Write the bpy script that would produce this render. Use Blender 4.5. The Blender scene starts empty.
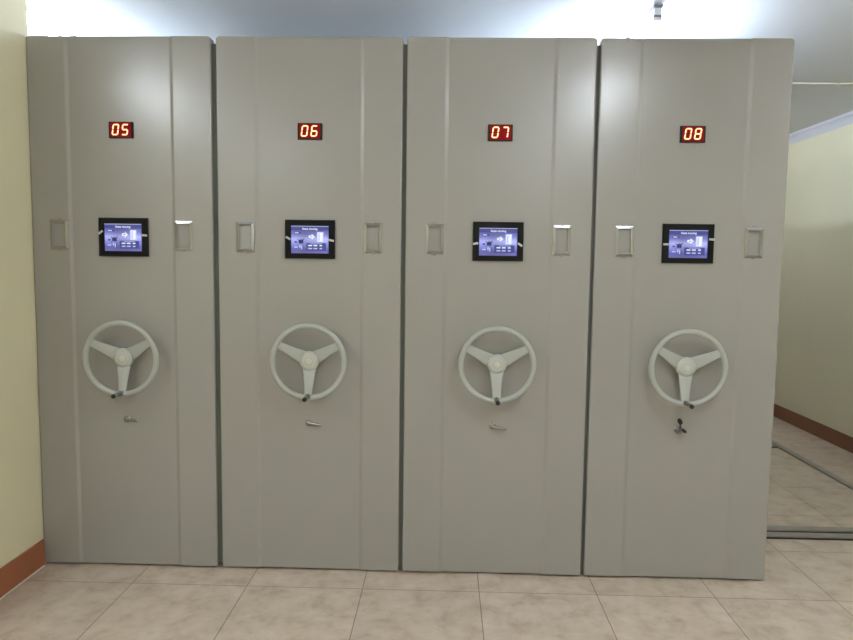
import bpy, bmesh, math, random
from math import sin, cos, pi, radians
from mathutils import Vector, Matrix
random.seed(4)
S = bpy.context.scene
COL = S.collection

# ------------------------------------------------------------------ materials
def lin(c):
    return tuple((v/255/12.92) if v/255 <= .04045 else ((v/255+.055)/1.055)**2.4 for v in c) + (1,)

def mat(name, rgb, rough=.5, metal=0, spec=.5, emit=None, es=1.0, noise=0, nscale=8, bump=0, bscale=300, coat=0):
    m = bpy.data.materials.new(name); m.use_nodes = True
    nt = m.node_tree; b = nt.nodes['Principled BSDF']
    c = lin(rgb)
    b.inputs['Base Color'].default_value = c
    b.inputs['Roughness'].default_value = rough
    b.inputs['Metallic'].default_value = metal
    b.inputs['Specular IOR Level'].default_value = spec
    b.inputs['Coat Weight'].default_value = coat
    if emit:
        b.inputs['Emission Color'].default_value = lin(emit)
        b.inputs['Emission Strength'].default_value = es
    tc = nt.nodes.new('ShaderNodeNewGeometry')
    if noise:
        n = nt.nodes.new('ShaderNodeTexNoise'); n.inputs['Scale'].default_value = nscale; n.inputs['Detail'].default_value = 4
        nt.links.new(tc.outputs['Position'], n.inputs['Vector'])
        r = nt.nodes.new('ShaderNodeValToRGB')
        r.color_ramp.elements[0].position = .3; r.color_ramp.elements[1].position = .7
        r.color_ramp.elements[0].color = tuple(v*(1-noise) for v in c[:3]) + (1,)
        r.color_ramp.elements[1].color = tuple(min(1, v*(1+noise)) for v in c[:3]) + (1,)
        nt.links.new(n.outputs['Fac'], r.inputs['Fac']); nt.links.new(r.outputs['Color'], b.inputs['Base Color'])
    if bump:
        n = nt.nodes.new('ShaderNodeTexNoise'); n.inputs['Scale'].default_value = bscale; n.inputs['Detail'].default_value = 2
        nt.links.new(tc.outputs['Position'], n.inputs['Vector'])
        bp = nt.nodes.new('ShaderNodeBump'); bp.inputs['Strength'].default_value = bump; bp.inputs['Distance'].default_value = .001
        nt.links.new(n.outputs['Fac'], bp.inputs['Height']); nt.links.new(bp.outputs['Normal'], b.inputs['Normal'])
    return m

M = {}
M['panel'] = mat('grey_powder_coat', (155, 152, 147), .26, spec=.8, noise=.012, nscale=1.5, bump=.04, bscale=900)
M['carcass'] = mat('grey_shelf_steel', (150, 148, 140), .5, noise=.02)
M['wheel'] = mat('pale_grey_plastic', (174, 177, 170), .36, spec=.5)
M['hub'] = mat('hub_plastic', (184, 187, 178), .3)
M['emblem'] = mat('hub_emblem', (200, 199, 184), .3)
M['chrome'] = mat('brushed_chrome', (160, 161, 162), .24, metal=1)
M['steel'] = mat('dull_steel', (150, 150, 146), .35, metal=1)
M['black'] = mat('black_plastic', (22, 22, 22), .35)
M['bezel'] = mat('screen_bezel', (18, 19, 18), .5, spec=.15)
M['ledbox'] = mat('display_housing', (40, 26, 30), .5, spec=.2)
M['ledwin'] = mat('display_red_window', (30, 3, 6), .6, spec=.1, emit=(150, 4, 22), es=.7)
M['digit'] = mat('lit_digit', (250, 200, 140), .4, emit=(255, 212, 158), es=1.2)
M['rubber'] = mat('rubber_seal', (86, 90, 82), .7)
M['clip'] = mat('clip_white', (200, 202, 196), .5)
M['rail'] = mat('rail_steel', (160, 153, 144), .4, metal=.2, noise=.12, nscale=14)
M['groove'] = mat('rail_groove', (26, 26, 24), .6)
M['base'] = mat('baseboard_brown', (158, 96, 62), .35, noise=.05, nscale=5)
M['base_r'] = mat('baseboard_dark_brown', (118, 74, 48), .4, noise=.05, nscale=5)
M['cornice'] = mat('cornice_white', (214, 216, 226), .5)
M['seamstrip'] = mat('ceiling_strip', (236, 234, 218), .4, emit=(236, 234, 218), es=.0)
M['lightbody'] = mat('lamp_housing', (228, 230, 232), .4)
M['clamp'] = mat('lamp_socket_grey', (110, 112, 135), .5)
M['caulk'] = mat('white_caulk', (226, 224, 214), .5)

TUBE = mat('fill_tube', (255, 255, 255), .4, emit=(238, 246, 255), es=150)
TUBE_W = mat('lit_tube_left', (255, 255, 255), .4, emit=(238, 246, 255), es=125)
TUBE_C = mat('lit_tube_centre', (255, 255, 255), .4, emit=(238, 246, 255), es=184)
TUBE_R = mat('fill_tube_right', (255, 255, 255), .4, emit=(240, 246, 255), es=62)
TUBE_F = mat('fill_tube_aisle', (255, 255, 255), .4, emit=(240, 246, 255), es=36)
TUBE_L = mat('lit_tube_corner', (255, 255, 255), .4, emit=(220, 234, 255), es=190)
TUBE_B = mat('lit_tube_back', (255, 255, 255), .4, emit=(218, 233, 255), es=330)

# wall: painted plaster, cream-yellow
M['wall_l'] = mat('cream_yellow_paint', (229, 221, 187), .55, noise=.02, nscale=2, bump=.1, bscale=120)
M['wall_r'] = mat('cream_paint', (222, 217, 188), .55, noise=.02, nscale=2, bump=.1, bscale=120)
M['ceiling'] = mat('ceiling_paint', (236, 240, 246), .8, noise=.015, nscale=2)

def floor_mat():
    m = bpy.data.materials.new('beige_marble_tiles'); m.use_nodes = True
    nt = m.node_tree; b = nt.nodes['Principled BSDF']; L = nt.links.new
    g = nt.nodes.new('ShaderNodeNewGeometry')
    mp = nt.nodes.new('ShaderNodeMapping'); mp.vector_type = 'POINT'
    mp.inputs['Location'].default_value = (1.4236+5, .1732+10, 0)
    L(g.outputs['Position'], mp.inputs['Vector'])
    br = nt.nodes.new('ShaderNodeTexBrick'); br.offset = 0; br.squash = 1
    br.inputs['Scale'].default_value = 1; br.inputs['Brick Width'].default_value = .5
    br.inputs['Row Height'].default_value = .5; br.inputs['Mortar Size'].default_value = .0022
    br.inputs['Mortar Smooth'].default_value = .2; br.inputs['Bias'].default_value = 0
    br.inputs['Color1'].default_value = (0.93, 0.93, 0.93, 1); br.inputs['Color2'].default_value = (1.04, 1.04, 1.04, 1)
    br.inputs['Mortar'].default_value = (.42, .39, .35, 1)
    L(mp.outputs['Vector'], br.inputs['Vector'])
    n1 = nt.nodes.new('ShaderNodeTexNoise'); n1.inputs['Scale'].default_value = 9; n1.inputs['Detail'].default_value = 8
    n1.inputs['Roughness'].default_value = .62; n1.inputs['Distortion'].default_value = .25
    L(mp.outputs['Vector'], n1.inputs['Vector'])
    r = nt.nodes.new('ShaderNodeValToRGB'); cr = r.color_ramp
    cr.elements[0].position = .30; cr.elements[0].color = lin((182, 162, 143))
    cr.elements[1].position = .70; cr.elements[1].color = lin((219, 204, 188))
    e = cr.elements.new(.48); e.color = lin((205, 188, 170))
    L(n1.outputs['Fac'], r.inputs['Fac'])
    n2 = nt.nodes.new('ShaderNodeTexNoise'); n2.inputs['Scale'].default_value = 26; n2.inputs['Detail'].default_value = 3
    L(mp.outputs['Vector'], n2.inputs['Vector'])
    r2 = nt.nodes.new('ShaderNodeValToRGB')
    r2.color_ramp.elements[0].position = .28; r2.color_ramp.elements[0].color = (.86, .84, .8, 1)
    r2.color_ramp.elements[1].position = .42; r2.color_ramp.elements[1].color = (1, 1, 1, 1)
    L(n2.outputs['Fac'], r2.inputs['Fac'])
    x1 = nt.nodes.new('ShaderNodeMixRGB'); x1.blend_type = 'MULTIPLY'; x1.inputs[0].default_value = 1
    L(r.outputs['Color'], x1.inputs[1]); L(br.outputs['Color'], x1.inputs[2])
    x2 = nt.nodes.new('ShaderNodeMixRGB'); x2.blend_type = 'MULTIPLY'; x2.inputs[0].default_value = .7
    L(x1.outputs['Color'], x2.inputs[1]); L(r2.outputs['Color'], x2.inputs[2])
    L(x2.outputs['Color'], b.inputs['Base Color'])
    b.inputs['Roughness'].default_value = .30
    bp = nt.nodes.new('ShaderNodeBump'); bp.inputs['Strength'].default_value = .5; bp.inputs['Distance'].default_value = .001
    inv = nt.nodes.new('ShaderNodeMath'); inv.operation = 'SUBTRACT'; inv.inputs[0].default_value = 1
    L(br.outputs['Fac'], inv.inputs[1]); L(inv.outputs[0], bp.inputs['Height']); L(bp.outputs['Normal'], b.inputs['Normal'])
    return m
M['floor'] = floor_mat()

def screen_mat():
    m = bpy.data.materials.new('lit_lcd'); m.use_nodes = True
    nt = m.node_tree; b = nt.nodes['Principled BSDF']; L = nt.links.new
    b.inputs['Base Color'].default_value = (.01, .01, .02, 1); b.inputs['Roughness'].default_value = .2
    tc = nt.nodes.new('ShaderNodeTexCoord'); sp = nt.nodes.new('ShaderNodeSeparateXYZ')
    L(tc.outputs['Generated'], sp.inputs[0])
    r = nt.nodes.new('ShaderNodeValToRGB'); cr = r.color_ramp
    cr.elements[0].position = 0; cr.elements[0].color = lin((112, 108, 172))
    cr.elements[1].position = 1; cr.elements[1].color = lin((120, 116, 172))
    for p, c in ((.14, (96, 98, 176)), (.36, (146, 150, 226)), (.52, (182, 188, 248)), (.68, (122, 126, 200)), (.86, (90, 92, 158))):
        e = cr.elements.new(p); e.color = lin(c)
    L(sp.outputs['Z'], r.inputs['Fac'])
    rx = nt.nodes.new('ShaderNodeValToRGB'); cx = rx.color_ramp
    cx.elements[0].position = 0; cx.elements[0].color = (.95, .95, 1, 1)
    cx.elements[1].position = 1; cx.elements[1].color = (.85, .85, .95, 1)
    for p, v in ((.12, 1.0), (.35, .78), (.75, 1.0), (.93, 1.15)):
        e = cx.elements.new(p); e.color = (v, v, v, 1)
    L(sp.outputs['X'], rx.inputs['Fac'])
    mx = nt.nodes.new('ShaderNodeMixRGB'); mx.blend_type = 'MULTIPLY'; mx.inputs[0].default_value = 1
    L(r.outputs['Color'], mx.inputs[1]); L(rx.outputs['Color'], mx.inputs[2])
    L(mx.outputs['Color'], b.inputs['Emission Color']); b.inputs['Emission Strength'].default_value = .95
    return m
M['lcd'] = screen_mat()
M['ui_white'] = mat('ui_white', (20, 20, 20), .3, emit=(240, 244, 255), es=1.0)
M['ui_pale'] = mat('ui_pale', (20, 20, 20), .3, emit=(190, 204, 250), es=1.0)
M['ui_blue'] = mat('ui_blue', (10, 10, 20), .3, emit=(68, 72, 146), es=.9)
M['ui_dark'] = mat('ui_dark', (10, 10, 20), .3, emit=(42, 44, 104), es=.9)

# ------------------------------------------------------------------ geometry helpers
def add_box(bm, a, b, mi=0, rot=None, piv=None):
    v = [Vector((x, y, z)) for x in (a[0], b[0]) for y in (a[1], b[1]) for z in (a[2], b[2])]
    if rot:
        p = Vector(piv or [(a[i]+b[i])/2 for i in range(3)])
        v = [rot @ (q-p) + p for q in v]
    v = [bm.verts.new(q) for q in v]
    for f in ((0, 1, 3, 2), (4, 6, 7, 5), (0, 4, 5, 1), (2, 3, 7, 6), (0, 2, 6, 4), (1, 5, 7, 3)):
        bm.faces.new([v[i] for i in f]).material_index = mi

def add_loft(bm, rings, mi=0, caps=True, smooth=False, closed=True):
    vr = [[bm.verts.new(p) for p in r] for r in rings]
    n = len(rings[0])
    for a, b in zip(vr, vr[1:]):
        for i in range(n if closed else n-1):
            f = bm.faces.new([a[i], a[(i+1) % n], b[(i+1) % n], b[i]]); f.material_index = mi; f.smooth = smooth
    if caps:
        f = bm.faces.new(vr[0][::-1]); f.material_index = mi
        f = bm.faces.new(vr[-1]); f.material_index = mi

def ring_y(cx, y, cz, r, n=24, rz=None):
    return [(cx+r*cos(2*pi*i/n), y, cz+(rz or r)*sin(2*pi*i/n)) for i in range(n)]

def add_lathe_y(bm, c, prof, n=32, mi=0, smooth=True):   # prof: (radius, y)
    add_loft(bm, [ring_y(c[0], y, c[1], max(r, 1e-4), n) for r, y in prof], mi, True, smooth)

def add_torus_y(bm, c, y, R, r, n=72, k=14, mi=0, ry=None):
    g = []
    for i in range(n):
        a = 2*pi*i/n
        g.append([bm.verts.new((c[0]+(R+r*cos(t))*cos(a), y+(ry or r)*sin(t), c[1]+(R+r*cos(t))*sin(a))) for t in (2*pi*j/k for j in range(k))])
    for i in range(n):
        for j in range(k):
            f = bm.faces.new([g[i][j], g[(i+1) % n][j], g[(i+1) % n][(j+1) % k], g[i][(j+1) % k]]); f.smooth = True; f.material_index = mi

def link(name, me, parent=None, loc=(0, 0, 0)):
    o = bpy.data.objects.new(name, me); COL.objects.link(o); o.location = loc
    if parent: o.parent = parent
    return o

def mesh(name, bm, mats, bevel=0, seg=2, keep=False):
    if bevel:
        bmesh.ops.bevel(bm, geom=[e for e in bm.edges], offset=bevel, segments=seg, profile=.5, affect='EDGES', clamp_overlap=True)
    bmesh.ops.recalc_face_normals(bm, faces=bm.faces)
    me = bpy.data.meshes.new(name); bm.to_mesh(me); bm.free()
    for m in (mats if isinstance(mats, (list, tuple)) else [mats]): me.materials.append(m)
    return me

def part(name, bm, mats, parent=None, bevel=0, seg=2, loc=(0, 0, 0)):
    return link(name, mesh(name, bm, mats, bevel, seg), parent, loc)

def struct(name, bm, mats, bevel=0):
    o = part(name, bm, mats, None, bevel); o['kind'] = 'structure'; return o

def tag(o, label, cat, group=None):
    o['label'] = label; o['category'] = cat
    if group: o['group'] = group
    return o

def empty(name, loc):
    o = bpy.data.objects.new(name, None); COL.objects.link(o); o.location = loc; o.empty_display_size = .1
    return o

# ------------------------------------------------------------------ room shell
XL, XR, ZC = -1.9075, 3.011, 2.569
XO = -2.75                                  # outer left wall of the wider bays, laid out unseen to hold the left tubes
YF, YB = -6.2, 4.4
bm = bmesh.new(); add_box(bm, (XO-.2, YF-.2, -.15), (XR+.2, YB+.2, 0)); struct('floor', bm, M['floor'])
bm = bmesh.new(); add_box(bm, (XO-.2, YF-.2, ZC), (XR+.2, YB+.2, ZC+.15)); struct('ceiling', bm, M['ceiling'])
bm = bmesh.new(); add_box(bm, (XL-.28, -1.0, 0), (XL, .010, ZC)); struct('wall_left', bm, M['wall_l'])
bm = bmesh.new(); add_box(bm, (XO-.2, YF-.2, 0), (XO, YB+.2, ZC)); struct('wall_outer_left', bm, M['wall_l'])
bm = bmesh.new(); add_box(bm, (XR, YF-.2, 0), (XR+.2, YB+.2, ZC)); struct('wall_right', bm, M['wall_r'])
bm = bmesh.new(); add_box(bm, (XO, YB, 0), (XR, YB+.2, ZC)); struct('wall_back', bm, M['wall_r'])
bm = bmesh.new(); add_box(bm, (XO, YF-.2, 0), (XR, YF, ZC)); struct('wall_front', bm, M['wall_l'])

bm = bmesh.new(); add_box(bm, (XL, -1.0, 0), (XL+.010, -.018, .121)); struct('baseboard_left', bm, M['base'], .002)
bm = bmesh.new(); add_box(bm, (XL+.010, -1.0, 0), (XL+.016, -.03, .004)); struct('trim_1', bm, M['caulk'])
bm = bmesh.new(); add_box(bm, (XR-.012, YF, 0), (XR, YB, .118)); struct('baseboard_right', bm, M['base_r'], .002)
bm = bmesh.new(); add_box(bm, (XO, YB-.012, 0), (XR-.013, YB, .118)); struct('baseboard_back', bm, M['base'], .002)
# cornice along the right wall, moulded profile
prof = [(0, -.072), (.007, -.072), (.010, -.062), (.014, -.060), (.024, -.040), (.040, -.022), (.052, -.016), (.054, -.010), (.062, -.008), (.062, 0), (0, 0)]
bm = bmesh.new(); add_loft(bm, [[(XR-x, y, ZC+z) for x, z in prof] for y in (YF, YB)]); struct('trim_2', bm, M['cornice'])
# narrow bright strip across the ceiling
bm = bmesh.new()
for a, b in ((1.30, 2.395), (2.412, XR-.07)):
    add_box(bm, (a, 1.555, ZC-.006), (b, 1.598, ZC))
struct('trim_3', bm, M['seamstrip'])

# ------------------------------------------------------------------ floor rails
def rail(x0, x1, yc, w, label):
    t = empty('floor_rail', ((x0+x1)/2, yc, 0)); L = (x1-x0)/2; h = w/2
    bm = bmesh.new(); add_box(bm, (-L, -h, 0), (L, h, .004)); part('rail_bed', bm, M['groove'], t)
    for s in (-1, 1):
        bm = bmesh.new()
        a, b = sorted((s*h*.22, s*h*.84))
        add_box(bm, (-L, a, .004), (L, b, .013)); part('rail_bar', bm, M['rail'], t, .0015)
    tag(t, label, 'rail', 'grooved rails the cabinets roll on')
rail(-1.86, 2.495, .562, .165, 'grooved steel floor rail running out from under cabinet 08, nearer of the two')
rail(-1.86, 2.495, 2.365, .165, 'short visible end of the grooved floor rail farther back by the right wall')
bm = bmesh.new(); add_box(bm, (2.50, .47, 0), (2.540, 2.45, .014)); add_box(bm, (2.540, .47, 0), (2.552, 2.45, .005))
o = part('rail_end_strip', bm, M['rail'], None, .0015)
tag(o, 'thin steel strip on the floor running back along the right wall, joining the rail ends', 'rail')

# ------------------------------------------------------------------ cabinets
W, ZB, ZT = .8016, .008, 2.351
HZ0, HZ1 = 1.436, 1.567
def panel_rings():
    x1, x2 = .163, .181
    prof = []
    r = .007
    for i in range(5):
        a = pi/2*i/4; prof.append((r-r*cos(a)+0, r-r*sin(a)))          # left rounded corner: (0,r)->(r,0)
    left = [(0, .05)] + prof
    mid = [(x1, 0), (x1+.003, .0005), (x2-.003, .0055), (x2, .006), (W-x2, .006), (W-x2+.003, .0055), (W-x1-.003, .0005), (W-x1, 0)]
    right = [(W-x, y) for x, y in left[::-1]]
    base = left + mid + right
    rings = []
    def ring(z, ins, dy):
        out = []
        for x, y in base:
            if x < .04: x = x + ins*(1-x/.04)
            elif x > W-.04: x = x - ins*(1-(W-x)/.04)
            out.append((x, y + (dy if y < .03 else 0), z))
        return out
    rings.append(ring(ZB, .0, .004)); rings.append(ring(ZB+.003, .0, 0))
    rt = .014
    rings.append(ring(ZT-rt, 0, 0))
    for i in range(1, 6):
        a = pi/2*i/5
        rings.append(ring(ZT-rt+rt*sin(a), rt*(1-cos(a)), .006*(1-cos(a))))
    return rings
def make_panel_mesh():
    bm = bmesh.new(); add_loft(bm, panel_rings())
    me = mesh('end_panel', bm, M['panel'])
    o = link('end_panel', me); cutters = []
    for cx in (.124, .677):
        b2 = bmesh.new(); add_box(b2, (cx-.030, -.02, HZ0+.010), (cx+.030, .028, HZ1-.010))
        c = link('cutter', mesh('cutter', b2, M['panel'])); cutters.append(c)
        md = o.modifiers.new('b', 'BOOLEAN'); md.operation = 'DIFFERENCE'; md.object = c; md.solver = 'EXACT'
    bpy.context.view_layer.update()
    dg = bpy.context.evaluated_depsgraph_get()
    res = bpy.data.meshes.new_from_object(o.evaluated_get(dg))
    res.name = 'end_panel'
    for x in [o]+cutters:
        d = x.data; bpy.data.objects.remove(x); bpy.data.meshes.remove(d)
    # smooth only curved bits
    for p in res.polygons: p.use_smooth = False
    res.materials.clear(); res.materials.append(M['panel'])
    return res
PANEL = make_panel_mesh()

def frame_mesh():
    # pull rim: bands slope outwards to the plate, small lug at top and bottom centre
    bm = bmesh.new()
    w, h = .039, .0655; iw, ih = .0285, .0535
    def rect(a, b, y): return [(-a, y, -b), (a, y, -b), (a, y, b), (-a, y, b)]
    add_loft(bm, [rect(w, h, .0), rect(w, h, -.0014), rect(iw, ih, -.0046), rect(iw-.0015, ih-.0015, -.004), rect(iw-.0015, ih-.0015, .006)], 0, False)
    for s in (1, -1):
        pts = [(-.009, h-.002), (.009, h-.002), (.005, h+.0045), (-.005, h+.0045)]
        add_loft(bm, [[(x, 0, s*z) for x, z in pts], [(x*.9, -.002, s*z) for x, z in pts]])
    bmesh.ops.recalc_face_normals(bm, faces=bm.faces)
    return mesh('pull_rim', bm, M['chrome'])
FRAME = frame_mesh()
def cup_mesh():
    bm = bmesh.new()
    def rect(a, b, y): return [(-a, y, -b), (a, y, -b), (a, y, b), (-a, y, b)]
    add_loft(bm, [rect(.027, .052, -.003), rect(.0262, .0512, .007), rect(.0240, .0490, .0095)], 0, False)
    bm.faces.new([bm.verts.new(p) for p in rect(.0241, .0491, .0095)])
    return mesh('pull_cup', bm, M['panel'])
CUP = cup_mesh()

# seven segment digits (italic), local origin at the digit centre
SEG = {'0': 'abcdef', '5': 'acdfg', '6': 'acdefg', '7': 'abc', '8': 'abcdefg'}
def digit_mesh(ch):
    bm = bmesh.new(); w, h, t = .0115, .0212, .0056
    sh = .14
    def bar(p, q):
        p, q = Vector(p), Vector(q); d = (q-p).normalized(); n = Vector((-d[1], d[0]))
        k = t/2
        pts = [p+d*.0006, p+d*k+n*k, q-d*k+n*k, q-d*.0006, q-d*k-n*k, p+d*k-n*k]
        add_loft(bm, [[(a[0]+a[1]*sh, y, a[1]) for a in pts] for y in (0, -.0012)])
    A = {'a': ((-w, h), (w, h)), 'b': ((w, h), (w, 0)), 'c': ((w, 0), (w, -h)), 'd': ((-w, -h), (w, -h)),
         'e': ((-w, 0), (-w, -h)), 'f': ((-w, h), (-w, 0)), 'g': ((-w, 0), (w, 0))}
    for s in SEG[ch]:
        p, q = A[s]; bar(p, q)
    return mesh('digit', bm, M['digit'])

def text_mesh(body, size):
    cu = bpy.data.curves.new('t', 'FONT'); cu.body = body; cu.size = size; cu.align_x = 'CENTER'; cu.align_y = 'CENTER'
    cu.offset = size*.02
    o = bpy.data.objects.new('t', cu); COL.objects.link(o)
    bpy.context.view_layer.update()
    me = bpy.data.meshes.new_from_object(o.evaluated_get(bpy.context.evaluated_depsgraph_get()))
    bpy.data.objects.remove(o); bpy.data.curves.remove(cu)
    me.transform(Matrix.Rotation(pi/2, 4, 'X')); me.name = 'screen_title'
    me.materials.clear(); me.materials.append(M['ui_white'])
    return me
TITLE = text_mesh('State moving', .0128)

SW, SH = .163, .118
def lcd_icons():
    bm = bmesh.new()                         # materials: 0 white 1 pale 2 blue 3 dark
    def q(u0, v0, u1, v1, mi, lay=1):
        x0, x1, z0, z1 = (u0-.5)*SW, (u1-.5)*SW, (.5-v1)*SH, (.5-v0)*SH
        add_box(bm, (x0, -.0004*lay, z0), (x1, 0, z1), mi)
    q(0, .025, 1, .165, 2, 1)
    q(.08, .22, .27, .28, 2); q(.10, .235, .20, .262, 0, 2); q(.21, .235, .245, .262, 3, 2)
    # arrow
    def poly(pts, mi, lay):
        P = [((u-.5)*SW, (.5-v)*SH) for u, v in pts]
        add_loft(bm, [[(x, y, z) for x, z in P] for y in (0, -.0004*lay)], mi)
    poly([(.47, .345), (.55, .345), (.55, .285), (.635, .39), (.55, .50), (.55, .44), (.47, .44)], 0, 1)
    q(.505, .385, .58, .405, 2, 2)
    # cabinet icon
    q(.69, .215, .865, .59, 1); q(.71, .24, .845, .565, 0, 2); q(.73, .27, .77, .54, 1, 3)
    # lower-right table
    q(.40, .62, .935, .905, 2); q(.52, .638, .82, .655, 1, 2)
    for i, u in enumerate((.46, .60, .76)):
        for j, v in enumerate((.69, .80)):
            q(u, v, u+(.10 if i < 2 else .07), v+.045, 1 if j else 0, 2)
    # left plan icon
    q(.20, .50, .325, .64, 3); q(.09, .56, .155, .62, 2); q(.165, .48, .19, .51, 3); q(.325, .46, .35, .52, 2)
    q(.24, .47, .29, .485, 2); q(.165, .645, .19, .68, 2)
    q(.08, .76, .17, .80, 1); q(.22, .70, .25, .80, 1); q(.27, .72, .295, .86, 1); q(.31, .70, .33, .86, 2)
    q(0, 0, 1, .018, 1, 1)
    return mesh('screen_icons', bm, [M['ui_white'], M['ui_pale'], M['ui_blue'], M['ui_dark']])
ICONS = lcd_icons()

def rotY(a): return Matrix.Rotation(-a, 3, 'Y')       # +a = anticlockwise seen from the front

CACHE = {}
def cached(name, fn):
    if name not in CACHE: CACHE[name] = fn()
    return CACHE[name]

def m_rim():
    bm = bmesh.new(); add_torus_y(bm, (0, 0), -.062, .1562, .0116, 80, 16); return mesh('rim', bm, M['wheel'])
def m_spoke():
    bm = bmesh.new()
    rings = []
    for r, y, hw, th in ((.026, -.034, .031, .006), (.05, -.039, .028, .006), (.10, -.050, .021, .005), (.146, -.061, .0165, .0045), (.155, -.062, .0165, .004)):
        ring = []
        for i in range(12):
            a = 2*pi*i/12
            sx = math.copysign(abs(cos(a))**.5, cos(a)); sy = math.copysign(abs(sin(a))**.5, sin(a))
            ring.append((hw*sx, y+th*sy, -r))
        rings.append(ring)
    add_loft(bm, rings, 0, True, True)
    return mesh('spoke', bm, M['wheel'])
def m_hub():
    bm = bmesh.new()
    add_lathe_y(bm, (0, 0), [(.019, .012), (.019, -.022), (.036, -.024), (.0425, -.028), (.0435, -.034), (.0425, -.040), (.039, -.045), (.032, -.0495), (.022, -.0525), (.012, -.0535)], 40)
    return mesh('hub', bm, M['hub'])
def m_emblem():
    bm = bmesh.new(); add_lathe_y(bm, (0, 0), [(.013, -.052), (.013, -.0548), (.011, -.0556), (.004, -.0558)], 24)
    add_torus_y(bm, (0, 0), -.0515, .024, .0016, 40, 8)
    return mesh('hub_cap', bm, M['emblem'])
def m_knob():
    bm = bmesh.new()
    add_lathe_y(bm, (0, -.150), [(.011, -.066), (.011, -.080), (.0065, -.082), (.0065, -.086), (.0088, -.088), (.0098, -.110), (.0092, -.136)], 20)
    return mesh('crank_grip', bm, M['steel'])
def m_knobcap():
    bm = bmesh.new(); add_lathe_y(bm, (0, -.150), [(.0094, -.1355), (.0100, -.140), (.0092, -.146), (.004, -.148)], 20)
    return mesh('grip_cap', bm, M['black'])

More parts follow.
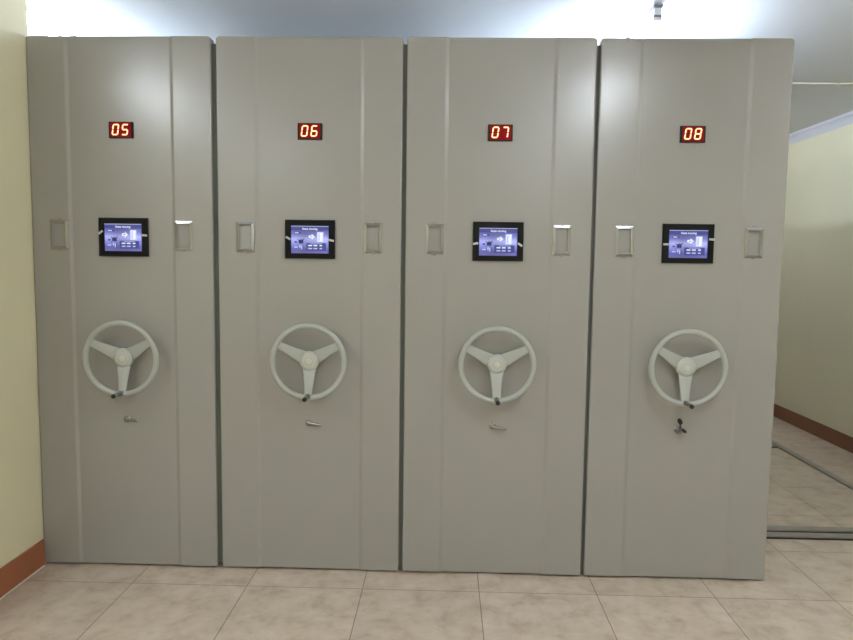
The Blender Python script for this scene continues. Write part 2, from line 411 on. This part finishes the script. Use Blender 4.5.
def build_cabinet(x0, gap, num, label, wheel_rot, clips, lock, title_tint=None, hx=(.124, .677)):
    ex = {'05': .006, '06': .003, '07': 0, '08': -.004}[num]      # fittings sit a touch off centre
    t = empty('mobile_shelving_cabinet', (x0, -.013, 0))
    tag(t, label, 'cabinet', 'row of mobile shelving cabinets')
    link('end_panel', PANEL, t)
    # carcass behind the end panel
    def carc():
        bm = bmesh.new()
        add_box(bm, (.045, .05, .075), (W-.045, 2.98, 2.325))
        for y in (.05, .78, 1.51, 2.24, 2.93):
            for xa, xb in ((.035, .047), (W-.047, W-.035)):
                add_box(bm, (xa, y, .07), (xb, y+.05, 2.33))
        for z in (.05, 2.29):
            for xa, xb in ((.033, .048), (W-.048, W-.033)):
                add_box(bm, (xa, .05, z), (xb, 2.98, z+.055))
        return mesh('shelf_body', bm, M['carcass'])
    link('shelf_body', cached('carc', carc), t)
    def tw():
        bm = bmesh.new()
        n = 20
        add_loft(bm, [[(0+x, r*cos(2*pi*i/n), r*sin(2*pi*i/n)) for i in range(n)] for x, r in ((-.02, .034), (-.012, .036), (.012, .036), (.02, .034))][0:4], 0, True, True)
        bmesh.ops.rotate(bm, verts=bm.verts, cent=(0, 0, 0), matrix=Matrix.Identity(3))
        return mesh('track_wheel', bm, M['steel'])
    for wx in (.15, W-.15):
        for wy in (.605, 2.408):
            o = link('track_wheel', cached('tw', tw), t, (wx, wy, .049)); o.rotation_euler = (0, 0, pi/2)
    if num != '08':
        bm = bmesh.new(); add_box(bm, (W-.0005, .016, .022), (W+gap-.001, .040, ZT-.028))
        part('rubber_seal', bm, M['rubber'], t)
    # flush pulls
    for i, cx in enumerate(hx):
        h = link('flush_pull', FRAME, t, (cx+ex*.5, 0, (HZ0+HZ1)/2))
        if i == 0 and num in ('06', '08'): h.rotation_euler = (radians(-2.2), 0, 0); h.location.y = -.0015
        link('pull_cup', CUP, h)
    # number display
    dx, dz = .401+ex, 1.9545
    bm = bmesh.new(); add_box(bm, (-.0525, -.004, -.0345), (.0525, .012, .0345))
    d = part('number_display', bm, M['ledbox'], t, .002, 2, (dx, 0, dz))
    bm = bmesh.new(); add_box(bm, (-.0445, -.0052, -.0300), (.0445, -.0035, .0300)); part('display_window', bm, M['ledwin'], d)
    for i, ch in enumerate(num):
        link('digit', cached('dg'+ch, lambda: digit_mesh(ch)), d, (-.0215+i*.0415, -.0052, .0005))
    # touch screen
    sx, sz = .401+ex, 1.494
    s = empty('touch_screen', (sx, .004, sz)); s.parent = t
    bm = bmesh.new()
    def rect(a, b, y, cx=0, cz=0): return [(cx-a, y, cz-b), (cx+a, y, cz-b), (cx+a, y, cz+b), (cx-a, y, cz+b)]
    add_loft(bm, [rect(.1085, .0835, .012), rect(.1085, .0835, -.008), rect(.1060, .081, -.0105), rect(SW/2+.001, SH/2+.001, -.0105, 0, -.002), rect(SW/2, SH/2, -.008, 0, -.002)], 0, True)
    part('bezel', bm, M['bezel'], s)
    bm = bmesh.new(); add_box(bm, (-SW/2, -.0088, -SH/2-.002), (SW/2, -.0075, SH/2-.002)); l = part('lit_display', bm, M['lcd'], s)
    link('screen_icons', ICONS, s, (0, -.0088, -.002))
    link('screen_title', TITLE, s, (0, -.0094, .0445))
    for side, (dzc, ang, ox) in zip((-1, 1), clips):
        bm = bmesh.new(); rot = rotY(radians(ang))
        cxp = side*ox
        add_box(bm, (cxp-.0115, -.0135, dzc-.0045), (cxp+.0115, -.0104, dzc+.0045), 0, rot)
        part('corner_clip', bm, M['clip'], s, .0008)
    # hand wheel
    w = empty('hand_wheel', (.404+ex, 0, .965)); w.parent = t
    w.rotation_euler = (0, radians(-wheel_rot), 0)
    link('rim', cached('rim', m_rim), w)
    for a in (0, 119, -119):
        sp = link('spoke', cached('spoke', m_spoke), w); sp.rotation_euler = (0, radians(a), 0)
    hb = link('hub', cached('hub', m_hub), w)
    hc = link('hub_cap', cached('emblem', m_emblem), w)
    kn = link('crank_grip', cached('knob', m_knob), w)
    kc = link('grip_cap', cached('knobcap', m_knobcap), w)
    # lock
    lx, lz = .394+ex, .682
    k = empty('lock', (lx, .010, lz)); k.parent = t
    def ringm():
        bm = bmesh.new()
        add_lathe_y(bm, (0, 0), [(.0165, .0), (.0165, -.003), (.0145, -.006), (.0120, -.006), (.0118, -.012), (.010, -.014), (.004, -.0142)], 28)
        return mesh('lock_barrel', bm, M['chrome'])
    link('lock_barrel', cached('lockring', ringm), k)
    if lock != 'key':
        def lever():
            bm = bmesh.new(); rings = []
            for x, hw, y, th in ((-.006, .006, -.017, .003), (.0, .0085, -.017, .004), (.02, .0075, -.022, .004), (.045, .0065, -.026, .0035), (.056, .0055, -.027, .003), (.060, .003, -.027, .002)):
                rings.append([(x, y+th*sin(2*pi*i/10), hw*cos(2*pi*i/10)) for i in range(10)])
            add_loft(bm, rings, 0, True, True)
            return mesh('lock_lever', bm, M['chrome'])
        lv = link('lock_lever', cached('lever', lever), k); lv.rotation_euler = (0, radians(lock), 0)  # on cabinet 07 this lever stands in for the lock's cast shadow
    else:
        ks = tag(empty('key_bunch', (x0+lx, -.013+.010, lz)), 'pair of black-headed keys in the lock of cabinet 08', 'keys')
        # key in the barrel: black bow pointing out, its twin and a ring hanging with it
        bm = bmesh.new()
        add_box(bm, (-.0015, -.030, -.004), (.0015, -.013, .004), 0)
        rings = []
        for y, hw, hh in ((-.028, .004, .006), (-.033, .0065, .011), (-.045, .0075, .0125), (-.055, .0068, .010), (-.058, .004, .006)):
            rings.append([(hw*cos(2*pi*i/14), y, hh*sin(2*pi*i/14)) for i in range(14)])
        add_loft(bm, rings, 1, True, True)
        bmesh.ops.rotate(bm, verts=bm.verts, cent=(0, 0, 0), matrix=Matrix.Rotation(radians(-50), 3, 'Y')); bmesh.ops.translate(bm, verts=[v for v in bm.verts if v.co.y < -.027], vec=(.014, 0, .004))
        kk = part('key', bm, [M['steel'], M['black']], ks)
        # second key standing up on the ring
        bm = bmesh.new(); rings = []
        for u, hw, th in ((0, .005, .002), (.005, .009, .0032), (.014, .0105, .0035), (.022, .008, .003), (.026, .004, .002)):
            c = Vector((.006-u*.55, -.034, .030+u*.95))
            rings.append([(c.x+hw*cos(2*pi*i/12)*.86, c.y+th*sin(2*pi*i/12), c.z+hw*cos(2*pi*i/12)*.5) for i in range(12)])
        add_loft(bm, rings, 0, True, True)
        part('spare_key_bow', bm, M['black'], ks)
        bm = bmesh.new()
        add_torus_y(bm, (.000, .0), -.020, .0155, .0011, 32, 6); add_box(bm, (.001, -.035, .012), (.004, -.021, .032))
        part('key_ring', bm, M['black'], ks)
        bm = bmesh.new()
        add_box(bm, (.0105, -.042, -.045), (.0135, -.0395, -.010), 0)
        for zz in (-.043, -.037, -.030): add_box(bm, (.0134, -.0415, zz), (.0155, -.040, zz+.003), 0)
        part('spare_key_blade', bm, M['steel'], ks)
    return t

X0 = -1.9065
XS = [X0, -1.0825, -.2633, .5527]
build_cabinet(XS[0], XS[1]-XS[0]-W, '05', 'tall grey shelving cabinet with red number 05, leftmost, against the cream wall', 1, ((.0195, 38, .098), (.0085, -4, .096)), 2, hx=(.119, .670))
build_cabinet(XS[1], XS[2]-XS[1]-W, '06', 'tall grey shelving cabinet with red number 06, between cabinets 05 and 07', 0, ((.0040, -30, .094), (-.0040, -12, .094)), 6, hx=(.119, .677))
build_cabinet(XS[2], XS[3]-XS[2]-W, '07', 'tall grey shelving cabinet with red number 07, between cabinets 06 and 08', 0, ((-.0100, 10, .097), (-.0130, -34, .094)), 8, hx=(.127, .674))
build_cabinet(XS[3], 0, '08', 'tall grey shelving cabinet with red number 08 and keys in its lock, rightmost', -2.5, ((-.0040, 0, .096), (.0190, -4, .098)), 'key', hx=(.128, .678))

# ------------------------------------------------------------------ ceiling lights
def tube_light(x, y0, L, label, tm, drop=.055, group='tube lights on the ceiling'):
    t = empty('ceiling_light', (x, y0, ZC)); tag(t, label, 'light', group)
    bm = bmesh.new(); add_box(bm, (-.018, 0, -.022), (.018, L, 0)); part('housing', bm, M['lightbody'], t, .003)
    n = 12; r = .014; zc = -drop
    bm = bmesh.new(); add_loft(bm, [[(r*cos(2*pi*i/n), y, zc+r*sin(2*pi*i/n)) for i in range(n)] for y in (.02, L-.02)], 0, True, True)
    part('tube', bm, tm, t)
    for y in (-.004, L-.020):
        bm = bmesh.new()
        add_box(bm, (-.018, y, zc-.018), (.018, y+.024, 0))
        part('end_cap', bm, M['lightbody'], t, .002)
        if y < 0:
            bm = bmesh.new()
            add_box(bm, (-.019, y-.004, -.020), (.021, y, -.006)); part('socket', bm, M['clamp'], t)
            bm = bmesh.new(); add_box(bm, (-.019, y-.004, zc-.006), (.016, y, zc+.003))
            part('socket', bm, M['clamp'], t)
    return t
tube_light(.848, .21, 1.2, 'lit white tube light on the ceiling above cabinet 08, with a small grey end socket', TUBE_B)
tube_light(-2.08, .08, 1.2, 'glaring tube light at the ceiling corner behind cabinet 05', TUBE_L)
tube_light(1.75, 2.5, 1.2, 'unseen tube light added behind cabinet 08 to brighten the right wall', TUBE_R)  # hidden lamp, added so the right wall brightens towards the top
tube_light(2.45, -1.9, 1.2, 'unseen tube light added near the right wall to light the aisle', TUBE_F)  # out-of-view lamp, added to lift the right aisle floor and wall
tube_light(.95, -2.45, 1.2, 'tube light on the ceiling in front of cabinet 08', TUBE_C)
tube_light(-2.12, -2.5, 1.2, 'tube light on the ceiling in front of cabinet 05', TUBE_W)
tube_light(.95, -5.3, 1.2, 'unseen fill tube added near the front wall on the right side', TUBE_C)  # extra row behind the camera, added as fill light
tube_light(-2.05, -5.3, 1.2, 'unseen fill tube added near the front wall on the left side', TUBE)  # left lamp of the added fill row

# ------------------------------------------------------------------ world, camera
w = bpy.data.worlds.new('world'); S.world = w; w.use_nodes = True
w.node_tree.nodes['Background'].inputs[0].default_value = (.5, .55, .6, 1)
w.node_tree.nodes['Background'].inputs[1].default_value = .1

def axes(yaw, pitch, roll):
    cy, sy, cp, sp = cos(yaw), sin(yaw), cos(pitch), sin(pitch)
    f = Vector((sy*cp, cy*cp, sp)); r = Vector((cy, -sy, 0)); u = r.cross(f)
    cr, sr = cos(roll), sin(roll)
    return r*cr+u*sr, -r*sr+u*cr, f
r, u, f = axes(-.027, -.0854, .0125)
cd = bpy.data.cameras.new('camera'); cam = bpy.data.objects.new('camera', cd); COL.objects.link(cam)
cam.matrix_world = Matrix(((r.x, u.x, -f.x, -.0864), (r.y, u.y, -f.y, -3.0093), (r.z, u.z, -f.z, 1.4057), (0, 0, 0, 1)))
cd.sensor_width = 36; cd.lens = 687.93/853*36; cd.clip_start = .05; cd.clip_end = 50
S.camera = cam
S.view_settings.view_transform = 'Standard'
S.view_settings.look = 'None'
S.view_settings.exposure = 0
S.view_settings.gamma = 1
